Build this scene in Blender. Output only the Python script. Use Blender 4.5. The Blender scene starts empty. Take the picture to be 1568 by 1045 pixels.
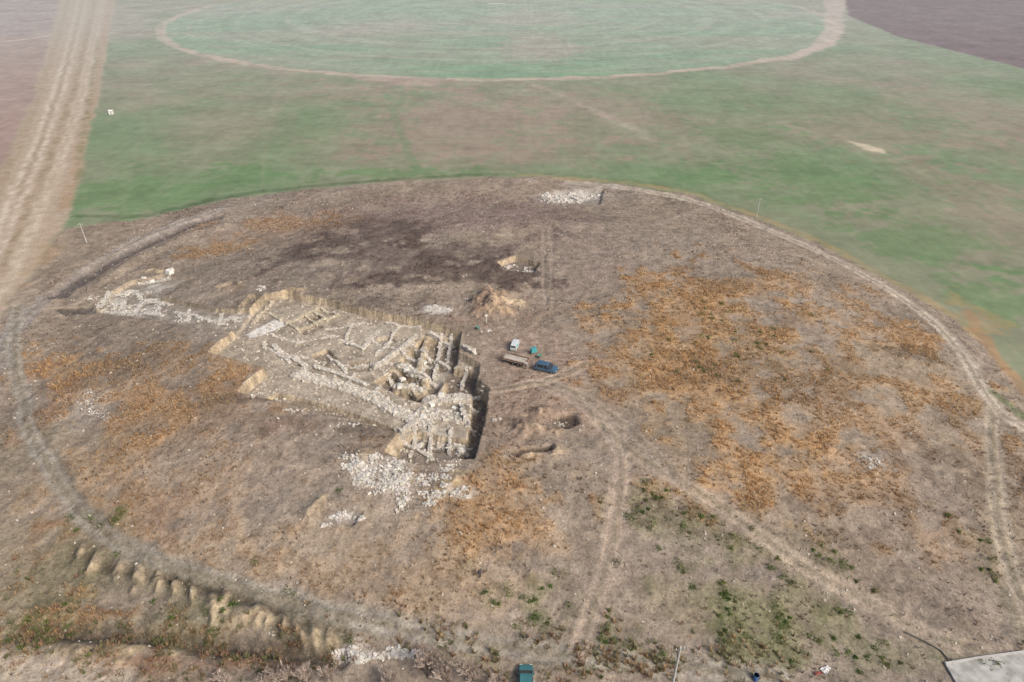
import bpy, math, random
import numpy as np
from mathutils import Vector
rng=np.random.default_rng(7); random.seed(7)
# ------------------------------------------------------------------ survey camera
HC=76.0; TH=math.radians(32.5); F=1045.0
def base_h(x,y):
    r=np.sqrt(((x-3)/100.0)**2+((y-120)/82.0)**2)
    t=np.clip((1.02-r)/0.5,0,1); return 6.0*t*t*(3-2*t)
def P(u,v,dz=0.0):
    u=np.asarray(u,float); v=np.asarray(v,float)
    a=(u-784)/F; b=-(v-522.5)/F
    dx=a; dy=b*math.sin(TH)+math.cos(TH); dzr=b*math.cos(TH)-math.sin(TH)
    z=np.zeros_like(u)+3
    for _ in range(12):
        t=(z-HC)/dzr; x=dx*t; y=dy*t; z=base_h(x,y)+dz
    return x,y
def PL(pts,dz=0.0):
    p=np.array(pts,float); x,y=P(p[:,0],p[:,1],dz); return np.stack([x,y],1)
# ------------------------------------------------------------------ noise
def sstep(a,b,x):
    t=np.clip((x-a)/(b-a),0,1); return t*t*(3-2*t)
_tab={}
def vnoise(x,y,seed):
    if seed not in _tab: _tab[seed]=np.random.default_rng(seed).random((256,256)).astype(np.float32)
    T=_tab[seed]; xi=np.floor(x); yi=np.floor(y); fx=x-xi; fy=y-yi
    xi=xi.astype(np.int32)&255; yi=yi.astype(np.int32)&255
    fx=fx*fx*(3-2*fx); fy=fy*fy*(3-2*fy); x1=(xi+1)&255; y1=(yi+1)&255
    return (T[yi,xi]*(1-fx)+T[yi,x1]*fx)*(1-fy)+(T[y1,xi]*(1-fx)+T[y1,x1]*fx)*fy
def fbm(x,y,size,octv,seed):
    s=0;a=1;n=0;f=1.0/size
    for o in range(octv):
        s=s+a*vnoise(x*f+o*17.3,y*f+o*9.1,seed+o); n+=a; a*=0.55; f*=2.03
    return np.clip((s/n-0.5)*1.6+0.5,0,1)
# ------------------------------------------------------------------ grid
def seg(a,b,s): return list(np.arange(a,b,s))
xs=[-5000,-3500,-2500,-1800,-1300,-1000,-800,-690]+seg(-600,-300,2.0)+seg(-300,-112,.8)+seg(-112,-62,0.32)+seg(-62,8,0.2)+seg(8,112,0.38)+seg(112,240,.9)+seg(240,600,2.0)+[600,690,800,1000,1300,1800,2500,3500,5000]
ys=[-400,-250,-150,-100]+seg(-70,35,3)+seg(35,75,0.28)+seg(75,136,0.2)+seg(136,206,0.36)+seg(206,330,0.8)+seg(330,760,1.6)+[760,780,800,830,870,920,1000,1100,1250,1500,1900,2500,3500,5000]
xs=np.array(xs,np.float64); ys=np.array(ys,np.float64)
NX,NY=len(xs),len(ys)
X,Y=np.meshgrid(xs,ys)
N40=fbm(X,Y,40,4,11); N10=fbm(X,Y,10,4,21); N3=fbm(X,Y,3,3,31); N1=fbm(X,Y,0.9,2,41)
WX=X+(N10-.5)*2.2+(N3-.5)*0.8; WY=Y+(fbm(X,Y,9,3,51)-.5)*2.2+(N1-.5)*.5
B=base_h(X,Y); Z=B.copy()
K=0.88; DS=0.14
def lin(c):
    c=np.array(c,float)/255.0
    return np.where(c<=0.04045,c/12.92,((c+0.055)/1.055)**2.4)
def C(r,g,b,k=None,ds=None):
    c=lin((r,g,b)); l=c@np.array([.3,.59,.11]); d=DS if ds is None else ds
    return (c*(1-d)+l*d)*(K if k is None else k)
COL=np.zeros((NY,NX,3))
def sub(x0,x1,y0,y1):
    i0=max(0,np.searchsorted(xs,x0)-1); i1=min(NX,np.searchsorted(xs,x1)+1)
    j0=max(0,np.searchsorted(ys,y0)-1); j1=min(NY,np.searchsorted(ys,y1)+1)
    return slice(j0,j1),slice(i0,i1)
def paint(s,m,col):
    COL[s]=COL[s]*(1-m[...,None])+np.asarray(col)*m[...,None]
def dline(x,y,p):
    d=np.full(x.shape,1e9)
    for a,b in zip(p[:-1],p[1:]):
        e=b-a; L=max(e@e,1e-9); t=np.clip(((x-a[0])*e[0]+(y-a[1])*e[1])/L,0,1)
        d=np.minimum(d,np.hypot(x-a[0]-t*e[0],y-a[1]-t*e[1]))
    return d
def sdpoly(x,y,p):
    d=dline(x,y,np.vstack([p,p[:1]])); ins=np.zeros(x.shape,bool); n=len(p)
    for i in range(n):
        a=p[i];b=p[(i+1)%n]
        if abs(b[1]-a[1])<1e-9: continue
        c=((a[1]>y)!=(b[1]>y))&(x<(b[0]-a[0])*(y-a[1])/(b[1]-a[1])+a[0]); ins^=c
    return np.where(ins,d,-d)
def smooth(p,n=3):
    for _ in range(n):
        q=[p[0]]
        for a,b in zip(p[:-1],p[1:]): q+= [a*.75+b*.25,a*.25+b*.75]
        q.append(p[-1]); p=np.array(q)
    return p
def area_mask(pts,soft=1.0,warp=1.0,dz=0.0):
    p=PL(pts,dz); m=soft+3
    s=sub(p[:,0].min()-m,p[:,0].max()+m,p[:,1].min()-m,p[:,1].max()+m)
    x=X[s]+(WX[s]-X[s])*warp; y=Y[s]+(WY[s]-Y[s])*warp
    return s,sstep(-soft,soft,sdpoly(x,y,p))
def area(pts,col,alpha=1,soft=1.0,warp=1.0,noise=0,dz=0.0):
    s,m=area_mask(pts,soft,warp,dz)
    if noise: m=m*sstep(noise-.25,noise+.25,N10[s]*.5+N3[s]*.5)
    paint(s,m*alpha,col); return s,m
def band_mask(pts,w,soft=0.5,warp=0.5,sm=True,dz=0.0):
    p=PL(pts,dz)
    if sm: p=smooth(p,2)
    m=w+soft+3
    s=sub(p[:,0].min()-m,p[:,0].max()+m,p[:,1].min()-m,p[:,1].max()+m)
    x=X[s]+(WX[s]-X[s])*warp; y=Y[s]+(WY[s]-Y[s])*warp
    d=dline(x,y,p); return s,1-sstep(w-soft,w+soft,d),d
def band(pts,w,col,alpha=1,soft=0.5,warp=0.5,noise=0.0):
    s,m,d=band_mask(pts,w,soft,warp)
    if noise: m=m*(1-noise+noise*sstep(.3,.7,N3[s]))
    paint(s,m*alpha,col); return s,m
def blobm(u,v,ru,rv,rag=1.0):
    x0,y0=map(float,P(u,v)); xl,_=P(u-ru,v); _,ya=P(u,v-rv); _,yb=P(u,v+rv)
    rx=abs(float(xl)-x0); ry=abs(float(ya)-float(yb))/2
    s=sub(x0-2.6*rx,x0+2.6*rx,y0-2.6*ry,y0+2.6*ry)
    g=np.exp(-(((X[s]-x0)/rx)**2+((Y[s]-y0)/ry)**2)*0.7)
    n=N10[s]*.55+N3[s]*.45
    return s,sstep(.3,.8,g+(n-.5)*rag*0.9*(g>0.04)),(x0,y0,rx,ry)
def blob(u,v,ru,rv,col,a=1,rag=1.0):
    s,m,_=blobm(u,v,ru,rv,rag); paint(s,m*a,col); return s,m
# ------------------------------------------------------------------ fields
g1=C(118,140,104); g2=C(140,139,116); mauve=C(154,136,122)
ROUGH=np.zeros((NY,NX))
nf=fbm(X*0.6+Y*0.25,Y*0.5-X*.1,26,5,61); nf2=fbm(X,Y,120,3,71)
m=sstep(.2,.85,nf*.6+nf2*.4)[...,None]
COL[:]=g1*(1-m)+g2*m
for b in [(700,190,150,50,.8),(560,140,90,14,.6),(620,128,80,9,.8),(900,160,120,30,.5),(330,230,80,40,.25),(1060,200,120,28,.45),(1330,200,150,35,.6),(1480,300,70,60,.6),(1290,110,90,20,.35),(1520,180,80,40,.55),(300,120,120,30,.4),(850,240,200,14,.3)]:
    blob(*b[:4],mauve,b[4]*.85,2.2)
for b in [(210,300,100,30,.9),(380,270,80,16,.8),(1130,210,70,22,.7),(1240,270,120,35,.75),(1400,370,90,40,.75),(1090,270,90,14,.8),(1500,450,70,40,.8),(1180,160,120,22,.6),(600,265,180,9,.9),(460,200,60,40,.4),(1560,140,60,20,.6)]:
    blob(*b[:4],C(102,136,90),b[4]*.8,1.8)
band([(600,165),(608,190),(622,225),(640,262)],1.6,C(106,136,94),.45,1.0)
band([(820,130),(870,150),(940,185),(1000,215)],3.0,C(178,164,150),.45,2,1.2,.5)
for pts in [[(980,20),(1100,100),(1300,220),(1568,330)],[(1010,135),(1200,210),(1400,290),(1568,350)],[(1150,120),(1350,190),(1568,262)],[(560,125),(590,200),(600,270)],[(760,125),(800,200),(900,268)],[(430,120),(410,200),(400,290)],[(240,100),(215,200),(190,320)],[(1080,130),(1250,210),(1500,310)]]:
    for o in (-1.3,1.3):
        band([(p[0]+o*1.5,p[1]) for p in pts],.4,C(164,157,136),.16,.5,.5,.8)
area([(1300,216),(1330,222),(1362,232),(1358,236),(1325,230)],C(200,186,160),.8,1)
area([(110,-60),(60,130),(15,240),(-60,400),(-900,400),(-900,-60)],C(160,136,126),1,1.5)
area([(120,-90),(95,50),(-200,70),(-900,60),(-900,-90)],C(150,132,128),.8,1)
DP=[(1272,-70),(1300,25),(1370,55),(1460,78),(1568,106),(1900,190),(2600,190),(2000,-90)]
area(DP,C(118,102,108),1,1.5); DARKF=area_mask(DP,1.5)
band([(95,52),(0,66),(-200,80)],2.2,C(192,176,162),.8,1)
cp=PL([(240,58),(330,85),(450,104),(600,118),(740,123),(880,120),(1000,112),(1150,98),(1240,78),(1278,50)])
A=np.c_[2*cp,np.ones(len(cp))]; sol=np.linalg.lstsq(A,(cp**2).sum(1),rcond=None)[0]
PCX,PCY=sol[0],sol[1]; PR=math.sqrt(sol[2]+PCX**2+PCY**2)
D=np.hypot(X-PCX,Y-PCY); ins=1-sstep(PR-3,PR,D)
pm=sstep(.25,.85,fbm(X*.35,Y*1.3,40,4,81))[...,None]
pc=C(118,154,120)*(1-pm)+C(140,152,128)*pm
COL[:]=COL*(1-ins[...,None])+pc*ins[...,None]
blob(830,72,60,22,C(160,150,136),.75,.8); blob(560,40,110,12,C(168,152,142),.6,1); blob(820,25,70,14,C(164,156,140),.6,1); blob(1010,20,130,10,C(110,154,118),.5); blob(460,30,130,14,C(106,150,112),.5)
for r in (0.93,0.80,.66,.5,.34):
    mm=(1-sstep(1.2,2.6,np.abs(D-PR*r+ (N10-.5)*2)))*0.26*sstep(.25,.6,N40)
    COL[:]=COL*(1-mm[...,None])+C(178,170,152)*mm[...,None]
trk=(1-sstep(2.4,4.4,np.abs(D-PR-1+(N10-.5)*6)))*(Y<PCY+50)*(.6+.4*sstep(.3,.6,N10))
COL[:]=COL*(1-(trk*.85)[...,None])+C(186,168,150)*(trk*.85)[...,None]
area([(1262,-30),(1300,-30),(1290,40),(1278,70),(1215,92),(1190,94),(1240,72),(1262,45)],C(188,170,156),.85,2,1.5)
area([(530,112),(560,118),(690,124),(660,134),(600,128),(545,122)],C(176,152,140),.6,2,1.5)
area([(160,0),(228,30),(232,60),(180,60),(150,60)],C(160,148,136),.5,3)
# farm road strip on the left: flat dirt lanes between dry grass verges
STRIP=[(108,-60),(58,130),(12,240),(-60,400),(-160,620),(-40,560),(0,500),(60,400),(108,330),(122,270),(135,210),(155,130),(186,-60)]
s,m=area(STRIP,C(178,160,138),1,1.2,1); ROUGH[s]=np.maximum(ROUGH[s],m*.8)
for pts,w,c,a in [([(128,-30),(100,90),(62,200),(20,300),(-30,420)],1.0,(212,198,180),.8),([(140,-30),(112,90),(78,200),(38,300),(-10,410)],.9,(212,198,180),.75),
                ([(134,-30),(106,90),(70,200),(29,300)],.7,(150,132,106),.7),([(165,-30),(142,90),(115,200),(72,310),(10,440),(-60,560)],.9,(206,190,170),.85),
                ([(152,-30),(128,90),(96,200),(52,310),(0,420)],1.8,(150,130,100),.75),([(176,-30),(152,100),(128,210),(100,320)],1.8,(166,138,106),.7),([(112,-30),(75,110),(30,220),(-20,330)],1.8,(158,138,112),.7),
                ([(158,-30),(134,90),(104,200),(60,310),(4,430)],.8,(204,188,168),.7)]:
    band(pts,w,C(*c),a,.8,.8,.7)
band([(150,60),(140,130),(128,210),(118,280)],1.2,C(114,122,84),.5,.6,1,.8)
haze_f=(.50*sstep(180,700,np.hypot(X*.7,Y)))[...,None]; haze_f[DARKF[0]]*=(1-.45*DARKF[1])[...,None]; COL=COL*(1-haze_f)+C(186,190,188,ds=0)*haze_f  # distance haze painted into the ground colour, paler further out
# ------------------------------------------------------------------ mound
mp=[(95,352),(150,340),(205,338),(270,324),(340,307),(450,291),(560,283),(640,277),(760,271),(850,272),(950,283),(1060,300),(1160,336),(1260,378),(1350,425),(1430,470),(1500,520),(1540,570),(1568,605),(1800,720),(1800,1300),(-300,1300),(-300,640),(-60,560),(0,500),(55,410)]
s,mm=area_mask(mp,.8,1.0)
mn=fbm(X[s],Y[s],30,5,91)[...,None]; mn2=fbm(X[s],Y[s],6,4,95)[...,None]
mc=C(152,136,118)*(1-mn)+C(142,130,118)*mn; mc=mc*(0.76+.46*mn2)
COL[s]=COL[s]*(1-mm[...,None])+mc*mm[...,None]
ROUGH[s]=np.maximum(mm,ROUGH[s]*(1-mm))
MOUND=np.zeros((NY,NX)); MOUND[s]=mm
band([(120,330),(205,334),(270,320),(340,303),(450,287),(560,279),(640,273),(760,267)],1.3,C(84,102,72),.75,.8,1,.35)
band([(700,270),(850,266),(950,276),(1060,293),(1160,329)],1.3,C(104,118,80),.5,.8,1,.8)
band([(800,268),(950,279),(1060,296),(1160,331),(1260,374),(1350,421),(1430,466),(1500,516),(1545,570)],1.3,C(166,144,104),.7,.7,1,.5)
GENW=MOUND.copy(); ORG=np.zeros((NY,NX)); GRN=np.zeros((NY,NX)); BURN=np.zeros((NY,NX))
for b in [(680,330,260,35,(142,122,114),.8),(470,350,120,25,(152,132,114),.7),(900,400,120,50,(146,130,118),.7),
          (180,700,140,80,(162,142,116),.7),(350,720,180,90,(160,142,124),.8),(450,830,200,60,(166,148,126),.75),(700,900,150,50,(168,146,120),.6),(300,620,120,50,(142,118,96),.7),(460,650,60,20,(130,106,92),.7),
          (1050,600,200,140,(160,138,110),.6),(1300,620,180,120,(154,138,118),.6),(1250,800,200,90,(150,134,116),.7),(1400,760,120,120,(146,130,116),.6),(1100,380,160,50,(150,136,122),.7),(1380,560,120,60,(158,140,116),.6),
          (820,540,110,60,(158,138,122),.95),(790,620,80,50,(156,134,116),.9),(900,640,80,40,(156,134,116),.7),(770,480,70,30,(146,126,110),.8),
          (60,900,120,120,(134,124,96),.8),(20,700,60,80,(142,130,108),.7),(250,1010,250,30,(148,128,106),.7),(900,1010,300,20,(130,122,98),.6),(1100,930,200,60,(144,132,108),.7),(1400,1000,150,30,(146,136,114),.7),(1530,780,40,140,(152,134,110),.6)]:
    blob(*b[:4],C(*b[4]),b[5],1.2)
for b in [(650,392,150,34,(112,98,92),.75),(720,420,90,18,(98,84,78),.75),(600,358,70,18,(104,90,84),.65),(640,372,50,8,(90,76,70),.7),(690,396,60,9,(88,74,70),.75),(640,430,70,7,(90,76,72),.7),(760,402,30,8,(98,84,80),.6),(580,395,30,6,(92,78,74),.5),(900,330,60,10,(122,108,100),.5),(450,395,20,8,(94,82,76),.5),(560,340,60,8,(114,98,94),.45)]:
    s,m=blob(*b[:4],C(*b[4]),b[5],2.4); BURN[s]=np.maximum(BURN[s],m*b[5]*.8)
orange=[(1050,470,80,60,.7),(1130,440,90,30,.5),(1130,690,65,55,.9),(1000,560,65,60,.65),(1100,610,120,65,.65),(1180,500,120,50,.55),(1080,590,50,45,.7),(1420,600,80,34,.65),(1340,500,90,40,.55),(1400,510,30,20,.7),(1250,640,100,50,.55),(990,425,30,12,.7),
        (270,570,90,40,.5),(60,570,50,25,.8),(100,590,60,30,.4),(220,620,60,30,.5),(340,565,40,16,.6),(720,760,60,30,.6),(800,790,60,35,.55),(850,830,60,40,.4),(1080,760,30,20,.55),(1000,620,60,50,.55),(1040,480,40,25,.55),(880,505,30,12,.4),(1200,570,110,50,.55),(1330,710,70,60,.45),(930,520,50,30,.4),(1430,830,60,40,.4),(1490,480,25,30,.6),(100,940,80,12,.6),(130,905,30,10,.6),(340,380,40,8,.5),(430,345,60,10,.4),(60,400,20,30,.5),(1180,720,60,30,.55),(300,760,150,60,.28),(600,860,150,50,.28),(1250,440,100,25,.4),(120,720,60,60,.28),(1220,720,120,50,.4),(1500,680,40,40,.4),(450,625,60,12,.4),(1150,640,50,60,.55),(1290,560,70,34,.5),(1180,440,120,20,.4),(760,720,40,20,.4),(1380,660,60,40,.35)]
for u,v,ru,rv,a in orange:
    s,m=blob(u,v,ru,rv,C(180,142,96),a*.62,2.6); ORG[s]=np.maximum(ORG[s],m*a)
for u,v,ru,rv,a in [(110,940,90,10,.7),(260,965,140,8,.6),(420,985,110,7,.6),(330,1015,200,10,.5),(80,1015,60,8,.5),(40,840,30,30,.4),(60,640,20,40,.5),(45,590,20,30,.6),(200,800,100,30,.3)]:
    s,m=blob(u,v,ru,rv,C(148,108,84),a*.75,2.4); ORG[s]=np.maximum(ORG[s],m*a*.5)
for u,v,ru,rv,a in [(1040,820,70,30,.8),(1080,860,80,30,.9),(1000,780,40,20,.7),(1120,910,90,30,.8),(830,940,60,30,.9),(970,960,80,25,.8),(1150,960,80,25,.8),(850,900,40,20,.7),(290,950,60,25,.7),(150,800,25,10,1),(60,930,60,30,.6),(1020,1010,120,18,.7),(1160,530,90,40,.2),(1540,900,30,100,.5),(30,1000,60,30,.8),(330,965,80,14,.6),(150,975,60,8,.6),(1330,1000,100,20,.6),(560,975,120,8,.5),(850,1010,200,10,.6),(200,950,160,20,.4),(900,930,120,50,.5),(1230,920,100,40,.55),(1180,840,80,30,.5),(1280,970,100,25,.55)]:
    s,m=blob(u,v,ru,rv,C(116,118,82),a*.42,2.9); GRN[s]=np.maximum(GRN[s],m*a)
for u,v,ru,rv,a in [(1370,700,50,12,.6),(1440,700,60,25,.6),(1410,545,60,8,.7),(1460,640,40,20,.5),(1230,600,90,30,.4),(1370,860,60,60,.4),(1050,870,50,20,.4),(1330,700,15,10,.6),(400,610,60,6,.6),(200,560,60,15,.4),(1080,800,60,20,.4),(500,655,80,10,.6),(650,690,30,6,.4),(1470,740,60,20,.5),(950,600,40,15,.3),(1100,420,50,14,.4),(480,690,100,10,.4),(1430,730,20,40,.5),(1220,770,60,14,.4),(1390,780,40,30,.4),(1300,560,60,20,.35),(1150,560,60,20,.35),(40,985,50,14,.5),(110,990,90,8,.4)]:
    blob(u,v,ru,rv,C(102,90,80),a,2.8)
def track(pts,w,c,a,ruts=True):
    s,m=band(pts,w,c,a,.6,.7,.25)
    GENW[s]*=(1-m*.9); ORG[s]*=(1-m*.9); GRN[s]*=(1-m)
    if ruts:
        s2,_,d=band_mask(pts,w+1,.4,.35)
        r=(1-sstep(.15,.5,np.abs(d-.85)))*(.5+.5*N10[s2])
        Z[s2]-=r*.12; paint(s2,r*.6,np.clip(np.asarray(c)*1.25,0,1)); rr=(1-sstep(.1,.5,d)); paint(s2,rr*.5,C(130,122,98))
    return s,m
track([(870,278),(950,288),(1060,305),(1160,344),(1260,388),(1350,436),(1420,484),(1470,535),(1500,590),(1530,632),(1568,655),(1640,690)],1.7,C(182,170,154),.8)
track([(1518,630),(1522,700),(1530,780),(1545,860),(1580,950)],1.7,C(162,150,132),.7)
band([(1480,480),(1520,540),(1568,600)],1.3,C(168,130,94),.6,.6,1)
band([(1520,600),(1545,620),(1568,640)],1.0,C(104,120,80),.7,.6,1)
track([(340,322),(255,348),(180,382),(110,430),(50,475),(10,520),(5,560)],1.9,C(150,142,136),.9)
track([(30,470),(22,560),(40,640),(76,720),(125,785),(195,842),(300,878),(400,905),(500,934),(600,962),(720,984),(850,1000),(1000,1020),(1200,1040)],1.5,C(150,144,132),.75)
band([(60,560),(66,640),(96,725),(150,790),(230,842),(320,866)],.5,C(116,108,94),.5,.4,1)
track([(830,590),(890,615),(935,660),(958,715),(948,790),(925,870),(905,940),(890,1000)],1.6,C(164,146,130),.75)
track([(920,650),(975,700),(1050,742),(1120,782),(1200,846),(1290,905),(1390,955),(1460,985),(1568,1010)],1.6,C(164,148,130),.75)
track([(838,350),(838,420),(842,470)],1.3,C(150,134,122),.3)
track([(850,590),(930,625),(1000,690),(1050,740)],1.2,C(156,140,124),.5)
track([(700,600),(760,600),(850,585),(900,560)],1.2,C(164,146,128),.4)
band([(860,345),(980,345),(1060,330)],1.5,C(164,148,134),.5,1,1)
band([(500,395),(600,450),(700,470)],1.4,C(154,138,122),.3,1,1)
band([(0,800),(20,900),(10,1000)],2.5,C(156,142,118),.6,1,1)
band([(-50,1020),(60,1035),(160,1060)],3,C(182,168,150),.8,1,1)
s,m,d=band_mask([(325,333),(250,360),(190,388),(140,415),(90,450)],2.2,1.2,.5); Z[s]-=m*1.3; paint(s,m*.85,C(88,80,80)); GENW[s]*=1-m  # bank cut lower; its slope's shade is painted dark into the colour
s,m,d=band_mask([(345,345),(270,370),(210,398),(160,428)],1.5,1.4,.5); Z[s]+=m*.8
Z+= MOUND*((N10-.5)*.5+(N3-.5)*.28+(N1-.5)*.10)
s,m=band([(110,855),(180,878),(260,900),(340,920),(420,945),(510,975)],2.4,C(116,110,84),.6,1.2,1)
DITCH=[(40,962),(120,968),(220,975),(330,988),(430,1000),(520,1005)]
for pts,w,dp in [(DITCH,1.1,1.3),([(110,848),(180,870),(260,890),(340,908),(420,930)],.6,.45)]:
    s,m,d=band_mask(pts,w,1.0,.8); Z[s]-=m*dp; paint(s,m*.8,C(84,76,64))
def heap(u,v,w,l,h,col,ang=0,a=.9,pw=1.0):
    x0,y0=map(float,P(u,v)); R=max(w,l)*2.2; s=sub(x0-R,x0+R,y0-R,y0+R)
    dx=WX[s]-x0; dy=WY[s]-y0; c,q=math.cos(ang),math.sin(ang)
    r2=((dx*c+dy*q)/w)**2+((-dx*q+dy*c)/l)**2
    g=np.exp(-r2**pw); Z[s]+=h*g*(0.6+.5*N1[s]+.4*N3[s]); paint(s,sstep(.25,.6,g+(N3[s]-.5)*.3+(N1[s]-.5)*.3)*a,col*(.8+.4*N1[s])[...,None])
    GENW[s]*=1-g; ORG[s]*=1-g
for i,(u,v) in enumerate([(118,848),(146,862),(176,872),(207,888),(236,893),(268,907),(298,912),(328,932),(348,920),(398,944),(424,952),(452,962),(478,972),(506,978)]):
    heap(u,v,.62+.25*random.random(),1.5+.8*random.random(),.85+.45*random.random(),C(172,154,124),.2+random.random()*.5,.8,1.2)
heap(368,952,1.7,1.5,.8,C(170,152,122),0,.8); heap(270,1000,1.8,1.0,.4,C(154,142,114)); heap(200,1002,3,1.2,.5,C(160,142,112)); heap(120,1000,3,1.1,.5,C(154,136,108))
for u,v,w,l,h,c in [(738,462,2.6,2.8,1.5,(140,118,100)),(762,455,2.6,2.0,1.5,(154,130,108)),(752,478,1.9,2.2,1.3,(160,138,112)),(785,468,2.4,1.6,1.1,(188,168,138)),(772,482,1.6,1.6,1.0,(166,142,114)),(730,478,1.6,2.0,1.0,(142,118,100)),(722,462,1.4,1.4,.9,(134,112,98)),(756,468,1.2,1.8,1.2,(146,122,102)),(744,450,1.2,1.2,1.0,(150,126,106)),(768,470,1.0,1.2,.9,(176,152,124)),
                    (822,660,1.3,1.2,.9,(162,142,120)),(852,696,1.1,1.3,.8,(178,158,132)),(800,655,2.0,1.6,.9,(142,120,102)),(832,636,2.0,1.4,.9,(148,126,106)),(846,664,1.3,1.2,.7,(154,132,110)),(820,702,1.4,.9,.5,(164,144,120)),(790,630,1.4,1.4,.7,(146,124,106)),
                    (482,766,1.4,2.2,.7,(168,150,124)),(355,436,2.6,1.5,.6,(168,148,120)),(240,415,3.0,1.2,.5,(166,146,120)),(700,722,2.0,1.4,.5,(172,154,126)),(560,700,2,1.4,.5,(162,144,118)),(392,580,1.3,2.6,.4,(190,174,148)),(690,742,2.4,1.6,.6,(180,158,122)),(450,445,3,1.5,.4,(168,146,118)),(345,530,2,2,.3,(180,162,134))]:
    heap(u,v,w,l,h,C(*c))
# ------------------------------------------------------------------ excavations
FLOOR=C(170,157,139)
PIT=np.zeros((NY,NX)); REF=Z.copy()
def dig(pts,depth,floor,soft=.13,warp=.16,rim=True,mark=True):
    if rim:
        s,m=area_mask(pts,1.2,1.0); paint(s,m*.35,C(168,150,128)); GENW[s]*=1-m
    s,m=area_mask(pts,soft,warp)
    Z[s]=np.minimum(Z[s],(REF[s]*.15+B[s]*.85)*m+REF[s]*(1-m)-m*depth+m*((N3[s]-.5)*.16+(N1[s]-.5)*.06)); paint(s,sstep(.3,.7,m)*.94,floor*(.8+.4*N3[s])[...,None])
    if mark: PIT[s]=np.maximum(PIT[s],m)
    GENW[s]*=1-m; ORG[s]*=1-m
main=[(320,540),(357,508),(405,450),(440,447),(505,460),(560,476),(640,490),(706,508),(702,540),(734,556),(730,580),(749,594),(742,645),(726,702),(690,700),(640,712),(592,694),(612,664),(500,630),(366,600),(408,563)]
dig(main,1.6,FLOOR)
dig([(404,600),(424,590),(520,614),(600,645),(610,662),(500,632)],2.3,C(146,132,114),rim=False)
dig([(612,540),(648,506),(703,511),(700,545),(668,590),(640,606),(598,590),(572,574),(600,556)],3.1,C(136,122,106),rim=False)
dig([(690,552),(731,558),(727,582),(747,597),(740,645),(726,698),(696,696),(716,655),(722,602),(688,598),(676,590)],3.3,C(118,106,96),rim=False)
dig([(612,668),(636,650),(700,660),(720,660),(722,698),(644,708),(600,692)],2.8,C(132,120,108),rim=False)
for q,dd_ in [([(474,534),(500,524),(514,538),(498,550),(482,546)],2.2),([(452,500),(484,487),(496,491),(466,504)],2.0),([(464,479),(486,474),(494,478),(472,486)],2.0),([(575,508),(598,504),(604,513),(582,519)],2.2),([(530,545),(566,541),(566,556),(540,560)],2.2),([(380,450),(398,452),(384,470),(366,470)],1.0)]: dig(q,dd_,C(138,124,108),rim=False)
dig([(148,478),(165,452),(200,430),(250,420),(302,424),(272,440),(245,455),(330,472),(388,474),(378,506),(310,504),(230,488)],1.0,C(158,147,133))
dig([(330,440),(355,432),(380,440),(350,448)],.5,C(152,134,114))
dig([(764,402),(790,392),(826,402),(818,418),(775,415)],1.3,C(128,116,106))
dig([(838,292),(925,291),(918,312),(850,311)],.9,C(158,150,140))
dig([(488,778),(512,770),(556,784),(540,803),(498,798)],.8,C(142,128,114),mark=False)
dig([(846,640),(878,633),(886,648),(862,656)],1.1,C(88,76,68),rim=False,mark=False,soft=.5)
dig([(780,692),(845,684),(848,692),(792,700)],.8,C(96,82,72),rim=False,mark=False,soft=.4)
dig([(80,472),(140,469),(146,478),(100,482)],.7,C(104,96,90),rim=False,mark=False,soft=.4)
def wallr(pts,w,top,col,a=.9,dz=-1.2):
    s,m,d=band_mask(pts,w/2,.12,.15,False,dz)
    Z[s]=np.maximum(Z[s],(B[s]-top+(N1[s]-.5)*.15)*m+Z[s]*(1-m)); paint(s,m*a,col*(.8+.4*N1[s])[...,None])
ST=C(188,180,166)
for pts,w in [([(455,573),(500,584),(560,602),(612,630),(655,652)],2.4),([(655,612),(712,608)],2.4),([(645,630),(708,640)],2.4),([(612,558),(650,578)],1.9),([(606,590),(648,596)],1.5)]: wallr(pts,w,1.2,ST)
for pts in [[(600,560),(640,604)],[(655,508),(640,560)]]: wallr(pts,1.1,1.7,C(184,168,140))
area([(378,512),(430,488),(441,497),(390,519)],C(218,214,206),1,.25,.4,dz=-1.6)
area([(540,500),(600,500),(590,540),(530,530)],C(184,174,158),.5,1,1,dz=-1.6)
for q in [[(620,540),(652,548),(640,562),(610,556)],[(660,570),(690,560),(680,585),(655,588)],[(650,655),(690,662),(688,676),(645,672)]]: area(q,C(194,186,172),.6,.4,.6,dz=-1.9)
for b in [(190,470,34,8,.45),(215,440,30,5,.4),(232,431,10,4,.8),(300,484,40,4,.35),(176,455,10,4,.7)]: blob(*b[:4],C(194,188,177),b[4],2.4)
for b in [(673,474,18,7),(848,300,20,7),(893,298,18,6)]: blob(*b,C(204,200,192),.85,.9)
for b in [(575,728,28,14,.5),(612,745,24,12,.5),(556,712,20,8,.4),(600,712,18,6,.3),(704,757,18,5,.6),(520,788,26,10,.4),(1325,700,14,8,.5),(1335,690,20,20,.3),(540,1000,24,12,.5),(600,1002,36,7,.5),(140,615,14,12,.35),(130,640,30,30,.2),(870,300,50,14,.4)]:
    blob(*b[:4],C(186,178,168),b[4],2.4)
gy,gx=np.gradient(Z,ys,xs); slope=np.hypot(gx,gy)
sm=sstep(1.0,2.4,slope)*sstep(0.01,.1,np.maximum(PIT,0)+(np.roll(PIT,2,0)+np.roll(PIT,2,1)+np.roll(PIT,-2,0)+np.roll(PIT,-2,1))*.5)
COL=COL*(1-(sm*.75)[...,None])+(C(180,161,131)*(0.75+.5*N1[...,None]))*(sm*.75)[...,None]
COL*=(MOUND*(N1-.5)*.35+1)[...,None]
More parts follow.
